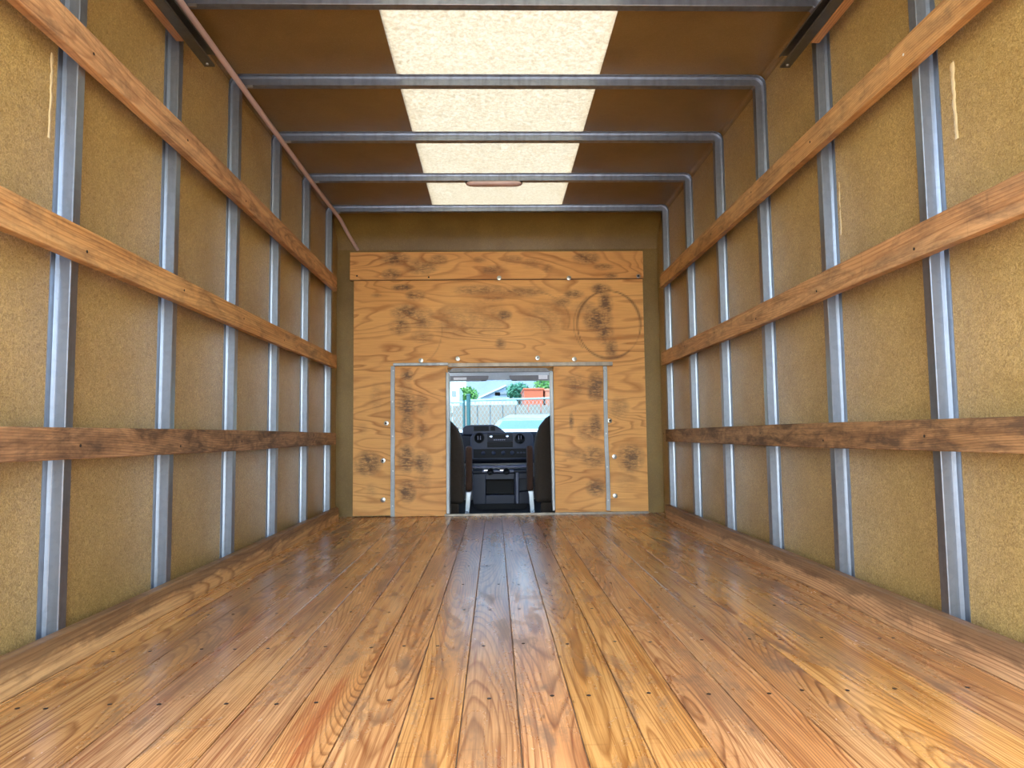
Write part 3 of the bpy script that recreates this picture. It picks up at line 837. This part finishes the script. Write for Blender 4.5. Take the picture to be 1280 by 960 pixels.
# headliner, bulging down to the windshield header
hl = MB()
hl.prism([(YF+.034, 1.32), (YF+.034, 1.27), (6.2, 1.25), (6.5, 1.18), (6.60, 1.128), (6.66, 1.128), (6.62, 1.32)], 'x', CX-1.0, CX+1.0)
struct(hl.build('ceiling_cab', HEADL), 'pale blue grey headliner of the cab', 'ceiling')
vs = [(CX-.98, 6.61, 1.135), (CX+.98, 6.61, 1.135), (CX+.98, 7.33, 0.56), (CX-.98, 7.33, 0.56)]
vs2 = [(a, b+.006, c+.004) for a, b, c in vs]
ws = MB().addm(vs+vs2, [(0, 1, 2, 3), (7, 6, 5, 4), (0, 4, 5, 1), (1, 5, 6, 2), (2, 6, 7, 3), (3, 7, 4, 0)]).build('window_2', GLASS)
struct(ws, 'windshield of the truck, tinted to dim the yard beyond', 'windshield')
MB().prism([(0.006, 0.985), (0.050, 0.985), (0.056, 1.0), (0.050, 1.018), (0.006, 1.018), (0.0, 1.0)], 'y', 6.745, 6.765).build('mirror_mount', BLACK, ws, bevel=0.002)
# truck hood beyond the windshield
hm = MB(); prof = [(7.36, 0.30), (7.36, 0.600), (7.42, 0.655), (7.6, 0.668), (8.1, 0.61), (8.45, 0.42), (8.5, 0.1), (8.5, -0.1), (7.36, -0.1)]
hm.prism(prof, 'x', CX-.82, CX+.82)
tag(hm.build('truck_hood', TRUCKWHITE, bevel=0.03, seg=4), 'white hood of the truck just beyond the windshield', 'hood')

# dashboard ---------------------------------------------------------
YDASH = 6.66
de = empty('dashboard', (0.04, 6.9, 0.33)); tag(de, 'dark blue grey dashboard with vents, radio and controls', 'dashboard')
# lower body and right top
b = MB()
b.prism([(6.70, .335), (6.67, .36), (6.67, .60), (6.70, .632), (7.05, .625), (7.31, .56), (7.31, .335)], 'x', CX-.98, CX+.98)
b.build('body', DKPLAS, de, bevel=0.012, seg=3)
# raised centre pod with the upper vents
MB().prism([(-.31, .61), (-.31, .668), (-.285, .694), (-.235, .702), (-.02, .702), (.02, .690), (.09, .637), (.12, .61)], 'y', 6.650, 7.0).build('vent_pod', MIDPLAS, de, bevel=0.008, seg=3)
MB().box(-.204, -.059, 6.644, 6.652, .645, .690).build('air_vent', BLACK, de, bevel=.003)
MB().box(-.044, .002, 6.644, 6.652, .645, .688).build('air_vent', BLACK, de, bevel=.003)
# centre bezel
bz = MB().prism([(-.235, .37), (-.235, .585), (-.205, .625), (.33, .625), (.36, .60), (.37, .37)], 'y', 6.640, 6.68).build('centre_bezel', MIDPLAS, de, bevel=.01, seg=3)
for x in (-.151, .236):
    v = MB().lathe((x, 6.640, .578 if x < 0 else .566), (0, -1, 0), [(.050, 0), (.050, .006), (.043, .010), (.043, .002)], 28).build('round_vent', BLACK, de)
    for dx in (-.012, .012):
        MB().box(x+dx-.003, x+dx+.003, 6.628, 6.636, .56, .598).build('vane', LTPLAS, v)
rd = MB().box(-.075, .169, 6.633, 6.640, .545, .620).build('radio', DKPLAS, de, bevel=.004)
for x in (-.037, .116):
    MB().lathe((x, 6.633, .588), (0, -1, 0), [(.015, 0), (.015, .010), (.011, .013)], 20).build('knob', CHROME, rd)
MB().box(-.018, .097, 6.629, 6.634, .575, .606).build('display', BLACK, rd, bevel=.002)
for i in range(6):
    MB().box(-.014+i*.019, -.0+i*.019, 6.629, 6.634, .553, .564).build('button', LTPLAS, rd, bevel=.001)
MB().box(-.076, .168, 6.634, 6.640, .487, .540).build('storage_slot', BLACK, de, bevel=.004)
cp = MB().box(-.205, .350, 6.632, 6.640, .388, .474).build('climate_panel', BLACK, de, bevel=.006)
for x in (-.114, -.016, .075, .16):
    MB().lathe((x, 6.632, .434), (0, -1, 0), [(.019, 0), (.019, .008), (.015, .012)], 18).build('dial', MIDPLAS, cp)
for x in (.215, .245, .275, .305):
    MB().box(x-.010, x+.010, 6.628, 6.633, .428, .442).build('button', MIDPLAS, cp, bevel=.001)
# steering wheel and stalk
se = empty('steering_wheel', (-.56, 6.42, .56)); tag(se, 'black steering wheel and column seen past the left seat', 'steering wheel')
ring = []
for i in range(33):
    a = 2*pi*i/32; c0 = Vector((-.56, 6.40, .52)); ring.append(c0 + Vector((cos(a), 0, 0))*.185 + Vector((0, .42, .90)).normalized()*sin(a)*.185)
MB().tube(ring, .014, 10, cap=False).build('rim', BLACK, se)
MB().lathe((-.56, 6.41, .515), (0, -.9, .42), [(.07, -.01), (.07, .012), (.05, .02)], 24).build('hub', BLACK, se)
for a in (0, pi, -pi/2):
    MB().tube([(-.56, 6.405, .52), Vector((-.56, 6.40, .52)) + Vector((cos(a), 0, 0))*.18 + Vector((0, .42, .90)).normalized()*sin(a)*.18], .012, 8).build('spoke', BLACK, se)
MB().tube([(-.56, 6.415, .51), (-.56, 6.62, .43)], .045, 14).build('column', DKPLAS, se)
MB().tube([(-.53, 6.55, .52), (-.38, 6.50, .66), (-.345, 6.49, .675)], .008, 8).build('gear_lever', LTPLAS, se)

# engine console ----------------------------------------------------
ce_ = empty('engine_console', (.03, 6.4, CF)); tag(ce_, 'blue grey engine console with cup holders and an open cubby between the seats', 'console')
def rrect(cx, cz, w, h, r, n=5):
    pts = []
    for (sx, sz, a0) in ((1, 1, 0), (-1, 1, pi/2), (-1, -1, pi), (1, -1, 1.5*pi)):
        for i in range(n+1):
            a = a0+i*pi/2/n; pts.append((cx+sx*(w/2-r)+r*cos(a), cz+sz*(h/2-r)+r*sin(a)))
    return pts
# body with the cubby really open: frame built of pieces
YC = 6.38
body = MB()
body.box(-.205, -.09, YC, 6.68, -.02, .255).box(.171, .180, YC, 6.68, -.02, .255).box(-.09, .171, YC, 6.68, .20, .255).box(-.09, .171, YC, 6.68, -.02, .060).box(-.09, .171, YC+.15, 6.68, .06, .20)
body.build('body', MIDPLAS, ce_, bevel=.004)
MB().box(-.089, .170, YC+.14, YC+.149, .061, .199).build('cubby_liner', BLACK, ce_)
MB().prism([(-.17, CF), (-.205, -.02), (.30, -.02), (.27, CF)], 'y', YC+.02, 6.68).build('skirt', BLACK, ce_)
MB().prism([(.181, -.02), (.181, .262), (.213, .262), (.209, -.02)], 'y', YC-.012, 6.66).build('rib', LTPLAS, ce_, bevel=.006)
r_ = MB().box(.214, .32, YC+.01, 6.66, -.02, .085).box(.214, .32, YC+.01, 6.66, .205, .255).box(.214, .32, YC+.13, 6.66, .085, .205).box(.30, .32, YC+.01, 6.66, .085, .205)
r_.build('side_cubby', MIDPLAS, ce_, bevel=.003)
tp = MB().box(-.21, .325, YC-.01, 6.62, .2555, .285).build('top_tray', DKPLAS, ce_, bevel=.008, seg=3)
MB().box(-.216, .33, 6.46, 6.64, .300, .318).build('shelf', LTPLAS, ce_, bevel=.004)
MB().box(-.12, .165, YC-.03, YC-.011, .262, .288).build('cup_holder_bar', LTPLAS, ce_, bevel=.006)
for x in (-.045, .10):
    MB().lathe((x, YC-.030, .273), (0, -1, 0), [(.030, 0), (.030, .004), (.024, .006), (.024, .001)], 24).build('cup_holder', BLACK, ce_)
    MB().box(x-.058, x-.026, YC-.034, YC-.030, .281, .289).build('chrome_edge', CHROME, ce_, bevel=.001)

# seats -------------------------------------------------------------
def seat(cx, side, ztop, label, arm_x0, arm_x1):
    e = empty('bucket_seat', (cx, 5.9, CF)); tag(e, label, 'seat', 'cab seats')
    w = .272
    pts = []
    out = [(w*.99, .055), (w, .30), (w*.985, .49), (w*.93, .575), (w*.82, .65), (w*.62, .715), (w*.40, .75), (0, .765)]
    k = (ztop)/.765
    out = [(a, .055+(z-.055)*k) for a, z in out]
    pts = [(cx+a, z) for a, z in out] + [(cx-a, z) for a, z in out[::-1][1:]]
    MB().prism(pts, 'y', 5.66, 5.80).build('backrest', SEAT, e, bevel=.035, seg=4)
    MB().prism([(cx+a, z) for a, z in rrect(0, .90*ztop/.765, .26, .17, .05)] if False else [(cx+a, ztop+.02+z) for a, z in rrect(0, .09, .26, .17, .05)], 'y', 5.67, 5.77).build('headrest', SEAT, e, bevel=.025, seg=3)
    for dx in (-.06, .06):
        MB().tube([(cx+dx, 5.72, ztop-.03), (cx+dx, 5.72, ztop+.05)], .006, 8).build('headrest_rod', CHROME, e)
    MB().prism([(5.70, .12), (5.70, .22), (6.10, .27), (6.25, .25), (6.27, .18), (6.2, .12)], 'x', cx-.25, cx+.25).build('cushion', SEAT, e, bevel=.03, seg=3)
    MB().box(cx-.20, cx+.20, 5.72, 6.15, CF, .12).build('seat_base', BLACK, e, bevel=.01)
    MB().box(cx-.225, cx+.225, 5.665, 5.70, CF, .055).build('rear_skirt', SEAT, e, bevel=.008)
    # upright folded armrest on the inner side
    a = MB().prism([(y, z) for y, z in rrect(5.86, .325, .085, .375, .04)], 'x', arm_x0, arm_x1)
    a.build('armrest', SEATARM, e, bevel=.018, seg=3)
    # pale bracket
    s = 1 if side < 0 else -1
    xb = arm_x1-.008 if side < 0 else arm_x0+.008
    vs = [(xb-s*.045, .135), (xb, .135), (xb-s*.006, .10), (xb-s*.02, CF+.0), (xb-s*.052, CF), (xb-s*.05, 0.02)]
    MB().prism(vs, 'y', 5.83, 5.86).build('bracket', SEATMETAL, e, bevel=.004)
    MB().box(xb-s*.05, xb-s*.03, 5.74, 6.2, CF, CF+.05).build('seat_rail', SEATMETAL, e, bevel=.003)
seat(-.522, -1, .765, 'dark brown driver seat left of the console, back turned to the camera', -.249, -.193)
seat(.588, 1, .795, 'dark brown passenger seat right of the console, back turned to the camera', .262, .316)

# visors ------------------------------------------------------------
def visor(x0, x1, label, lx0, lx1, lz0, lz1):
    e = empty('sun_visor', ((x0+x1)/2, 6.57, 1.112)); tag(e, label, 'sun visor', 'sun visors')
    pts = []
    cx, w = (x0+x1)/2, x1-x0
    out = rrect(cx, 1.185, w, .148, .045)
    m = MB().prism(out, 'y', 6.535, 6.56); m.build('pad', VISOR, e, bevel=.008, seg=3)
    MB().tube([(x0+.04, 6.5475, 1.25), (x0+.04, 6.5475, 1.262)], .006, 8).build('pivot', BLACK, e)
    MB().box(lx0, lx1, 6.533, 6.5345, lz0, lz1).build('white_label', PAPER, e)
    MB().box((x1 if x1 < .1 else x0)-.02*(1 if x1 < .1 else -1)-.05*(x1 < .1), (x1 if x1 < .1 else x0)-.02*(1 if x1 < .1 else -1)+.05*(x1 > .1), 6.53, 6.5345, 1.112, 1.118).build('clip', BLACK, e)
visor(-.50, -.055, 'grey sun visor on the left with a white label at its lower edge', -.385, -.262, 1.125, 1.148)
visor(.140, .62, 'grey sun visor on the right with a white label at its right end', .415, .50, 1.125, 1.175)

# ------------------------------------------------------------------ outside
GZ = -0.85
gr = MB().box(-60, 60, -60, 70, GZ-0.2, GZ).build('ground', CONC, origin=(0, 0, GZ)); struct(gr, 'pale concrete yard around the truck', 'ground')

# chain link fence
YN = 13.5
fe2 = empty('chain_link_fence', (0, YN, GZ)); tag(fe2, 'galvanized chain link fence with pipe rails ahead of the truck', 'fence')
RZ = 1.285
wires = MB(); stp = 0.075; x0, x1, z0, z1 = -.50, 3.2, 0.0, RZ
def clipw(x, s, xa, xb):
    """a diagonal wire through (x, GZ+.05) with slope s, kept inside xa..xb"""
    za, zb = GZ+.05, RZ
    pa = (x, za); pb = (x+s*(zb-za), zb)
    def at(t): return (pa[0]+(pb[0]-pa[0])*t, pa[1]+(pb[1]-pa[1])*t)
    t0, t1 = 0.0, 1.0
    for lim, sg in ((xa, 1), (xb, -1)):
        # sg*(x(t)-lim) >= 0
        f0 = sg*(pa[0]-lim); f1 = sg*(pb[0]-lim)
        if f0 < 0 and f1 < 0: return None
        if f0 < 0: t0 = max(t0, f0/(f0-f1))
        elif f1 < 0: t1 = min(t1, f0/(f0-f1))
    if t1-t0 < .02: return None
    return at(t0), at(t1)
def mesh_panel(xa, xb):
    m = MB(); k = int((xb-xa+2.4)/stp)
    for s in (.62, -.62):
        for i in range(k+1):
            xs = (xa-1.4 if s > 0 else xa) + i*stp
            r = clipw(xs, s, xa, xb)
            if r:
                (p0, p1) = r
                m.tube([(p0[0], YN+(.004 if s > 0 else -.004), p0[1]), (p1[0], YN+(.004 if s > 0 else -.004), p1[1])], .0035, 4, cap=False)
    return m
mesh_panel(-.47, 3.2).build('wire_mesh', FENCEM, fe2)
mesh_panel(-3.0, -.62).build('wire_mesh', FENCEM, fe2)
MB().tube([(-.51, YN, GZ), (-.51, YN, 1.385)], .038, 14).build('post', POSTM, fe2)
MB().lathe((-.51, YN, 1.385), (0, 0, 1), [(.042, 0), (.042, .012), (.025, .03)], 14).build('post_cap', POSTM, fe2)
MB().tube([(-.60, YN, GZ), (-.60, YN, 1.29)], .022, 12).build('post', POSTM, fe2)
for xx in (3.2, -3.0): MB().tube([(xx, YN, GZ), (xx, YN, 1.36)], .03, 12).build('post', FENCEM, fe2)
MB().tube([(-.47, YN, RZ), (3.2, YN, RZ+.07)], .020, 10).build('top_rail', FENCEM, fe2)
MB().tube([(-3.0, YN, 1.25), (-.60, YN, 1.25)], .020, 10).build('top_rail', FENCEM, fe2)
# board fence behind
bf = empty('board_fence', (0, 14.6, GZ)); tag(bf, 'tall tan board fence behind the chain link', 'fence')
random.seed(3)
for i in range(24):
    xa = -3.0 + i*.265
    MB().box(xa, xa+.245, 14.55, 14.58, GZ, 1.235+random.uniform(-.01, .01)).build('board', BOARDM, bf, bevel=.004)
MB().box(-3.0, 3.36, 14.58, 14.62, 1.0, 1.09).build('rail', BOARDM, bf); MB().box(-3.0, 3.36, 14.58, 14.62, -.3, -.21).build('rail', BOARDM, bf)

# parked van facing the truck ---------------------------------------
ve = empty('parked_van', (1.05, 11.0, GZ)); tag(ve, 'silver white van parked ahead of the truck, its windshield showing over the dashboard', 'van')
vx = 1.02; W_ = 1.22
b = MB()
b.prism([(9.05, GZ+.25), (9.0, GZ+.7), (9.15, GZ+1.0), (9.6, GZ+1.18), (9.85, GZ+1.30), (13.0, GZ+1.30), (13.1, GZ+.9), (13.1, GZ+.28)], 'x', vx-W_, vx+W_)
b.build('body', CARPAINT, ve, bevel=.05, seg=3)
# cabin: tapered
def taper(y0b, y1b, zb, hwb, y0t, y1t, zt, hwt):
    vs = [(vx-hwb, y0b, zb), (vx+hwb, y0b, zb), (vx+hwb, y1b, zb), (vx-hwb, y1b, zb), (vx-hwt, y0t, zt), (vx+hwt, y0t, zt), (vx+hwt, y1t, zt), (vx-hwt, y1t, zt)]
    return MB().addm(vs, [(0, 3, 2, 1), (4, 5, 6, 7), (0, 1, 5, 4), (1, 2, 6, 5), (2, 3, 7, 6), (3, 0, 4, 7)])
taper(9.86, 13.02, GZ+1.301, 1.24, 10.58, 12.8, .84, .96).build('cabin', CARPAINT, ve, bevel=.02)
MB().addm([(vx-.95, 10.60, .841), (vx+.95, 10.60, .841), (vx+.78, 10.95, .925), (vx-.78, 10.95, .925), (vx+.78, 12.6, .94), (vx-.78, 12.6, .94), (vx+.95, 12.8, .841), (vx-.95, 12.8, .841)],
          [(0, 1, 2, 3), (3, 2, 4, 5), (5, 4, 6, 7), (0, 3, 5, 7), (1, 6, 4, 2), (0, 7, 6, 1)], True).build('roof', CARPAINT, ve)
# windshield pane laid on the front slope
def lerp(a, b, t): return a+(b-a)*t
def slope(t, o=0.004): return (lerp(9.86, 10.58, t)-o, lerp(GZ+1.301, .84, t)+o*.7)
ya, za = slope(.06); yb, zb = slope(.95)
MB().addm([(vx-1.15, ya, za), (vx+1.15, ya, za), (vx+.90, yb, zb), (vx-.90, yb, zb), (vx-1.15, ya+.01, za-.02), (vx+1.15, ya+.01, za-.02), (vx+.90, yb+.01, zb-.02), (vx-.90, yb+.01, zb-.02)],
          [(0, 1, 2, 3), (7, 6, 5, 4), (0, 4, 5, 1), (1, 5, 6, 2), (2, 6, 7, 3), (3, 7, 4, 0)]).build('windshield', DKGLASS, ve)
for s in (0.1, .55):
    MB().tube([(vx-1.0+s*.9, ya+.0, za+.012), (vx-.62+s*.9, lerp(ya, yb, .6)-.0, lerp(za, zb, .6)+.012)], .008, 6).build('wiper', CARPAINT, ve)
for (sx, yy) in ((-1, 9.75), (1, 9.75), (-1, 12.3), (1, 12.3)):
    w = MB().lathe((vx+sx*(W_-.10), yy, GZ+.34), (sx, 0, 0), [(.33, -.10), (.34, -.08), (.34, .08), (.33, .11), (.20, .115)], 28).build('wheel', TIRE, ve)
    MB().lathe((vx+sx*(W_+.017), yy, GZ+.34), (sx, 0, 0), [(.20, 0), (.19, .006), (.06, .012)], 20).build('hubcap', CARPAINT, w)
for sx in (-1, 1):
    MB().lathe((vx+sx*.92, 9.03, GZ+.78), (0, -1, 0), [(.11, -.02), (.11, .03), (.08, .05)], 20).build('headlight', PAPER, ve)

# far yard -----------------------------------------------------------
# shed with pale metal roof
e = empty('metal_roof_shed', (.5, 26, GZ)); tag(e, 'long low shed with a pale blue metal roof and white edge beyond the fences', 'shed')
MB().box(-6, 8, 24.5, 29, GZ, 1.75).build('wall', SIDING, e)
MB().prism([(24.1, 1.72), (24.1, 1.78), (29.4, 2.18), (29.4, 2.12)], 'x', -6.3, 8.3).build('roof', ROOFM, e)
MB().box(-6.3, 8.3, 24.05, 24.1, 1.66, 1.79).build('eave_trim', TRIMW, e)
# tall grey house with rake trims
e = empty('grey_house', (0, 34, GZ)); tag(e, 'tall lavender grey house filling the background behind the shed', 'house')
MB().box(-1.35, 9, 33, 42, GZ, 4.6).build('wall', SIDING, e)
MB().prism([(32.6, 4.5), (32.6, 4.6), (37.5, 6.2), (42.4, 4.6), (42.4, 4.5)], 'x', -1.7, 9.3).build('roof', ROOFM, e)
for (xa, za, xb, zb) in ((-1.2, 2.20, .55, 2.98), (.15, 2.22, 2.6, 2.95)):
    t = Vector((xb-xa, 0, zb-za)).normalized(); nrm = Vector((-t.z, 0, t.x))*.035
    MB().prism([(xa-nrm.x, za-nrm.z), (xb-nrm.x, zb-nrm.z), (xb+nrm.x, zb+nrm.z), (xa+nrm.x, za+nrm.z)], 'y', 32.9, 32.995).build('rake_trim', TRIMW, e)
MB().box(.15, .75, 32.94, 32.995, 2.56, 2.66).build('wall_vent', VISOR, e)
# white trailer on the left
e = empty('white_trailer', (-3.2, 23, GZ)); tag(e, 'white box trailer at the left edge beyond the fence', 'trailer')
MB().box(-4.6, -1.10, 22, 24, GZ+.5, 2.15).build('box', TRIMW, e, bevel=.05)
MB().prism([(-1.52, 2.0), (-1.10, 2.0), (-1.52, 2.5), (-4.6, 2.5), (-4.6, 2.0)], 'y', 22.01, 23.99).build('nose', TRIMW, e)
MB().box(-1.35, -1.22, 21.985, 22.0, 1.85, 2.02).build('window', VISOR, e)
for xx in (-3.6, -2.4): MB().lathe((xx, 22.0, GZ+.4), (0, -1, 0), [(.38, -.2), (.40, -.15), (.40, .02), (.2, .04)], 20).build('wheel', TIRE, e)
# containers
tag(MB().box(.83, 1.37, 19.6, 21.6, GZ, 1.905).box(.80, 1.40, 19.57, 21.63, 1.875, 1.93).build('storage_container', ORANGE, bevel=.02), 'orange storage box beyond the board fence', 'container')
tag(MB().box(1.44, 3.9, 19.9, 22, GZ, 1.88).box(1.42, 3.92, 19.88, 22.02, 1.85, 1.93).build('storage_container', SALMON, bevel=.02), 'faded salmon storage box right of the orange one', 'container')
# trees
def tree(x, y, r, zc, n, mat, label, seed):
    random.seed(seed)
    e = empty('tree', (x, y, GZ)); tag(e, label, 'tree', 'trees beyond the fence')
    MB().tube([(x, y, GZ), (x+.05, y, zc-.3), (x, y, zc)], .08, 8, rads=[.11, .08, .05]).build('trunk', BARK, e)
    m = MB(); vs = []; fs = []
    for i in range(n):
        d = Vector((random.gauss(0, 1), random.gauss(0, 1), random.gauss(0, 1))).normalized()*r*random.uniform(.45, 1.0)
        c = Vector((x, y, zc)) + Vector((d.x, d.y, d.z*.7))
        a = Vector((random.gauss(0, 1), random.gauss(0, 1), random.gauss(0, 1))).normalized(); b_ = a.orthogonal().normalized()
        s = random.uniform(.05, .09)
        k = len(vs)
        vs += [c-a*s, c+b_*s*.45, c+a*s, c-b_*s*.45]; fs.append((k, k+1, k+2, k+3))
    MB().addm(vs, fs).build('foliage', mat, e)
tree(-1.12, 26.8, .52, 2.15, 900, LEAF, 'bright green bush beside the white trailer', 5)
bpy.data.objects['tree'].location.y += 0
tree(.80, 23.4, .42, 2.08, 800, LEAF2, 'blue green bush left of the orange storage box', 6)
tree(2.35, 29.8, .75, 2.65, 1300, LEAF, 'green tree above the salmon storage box', 8)
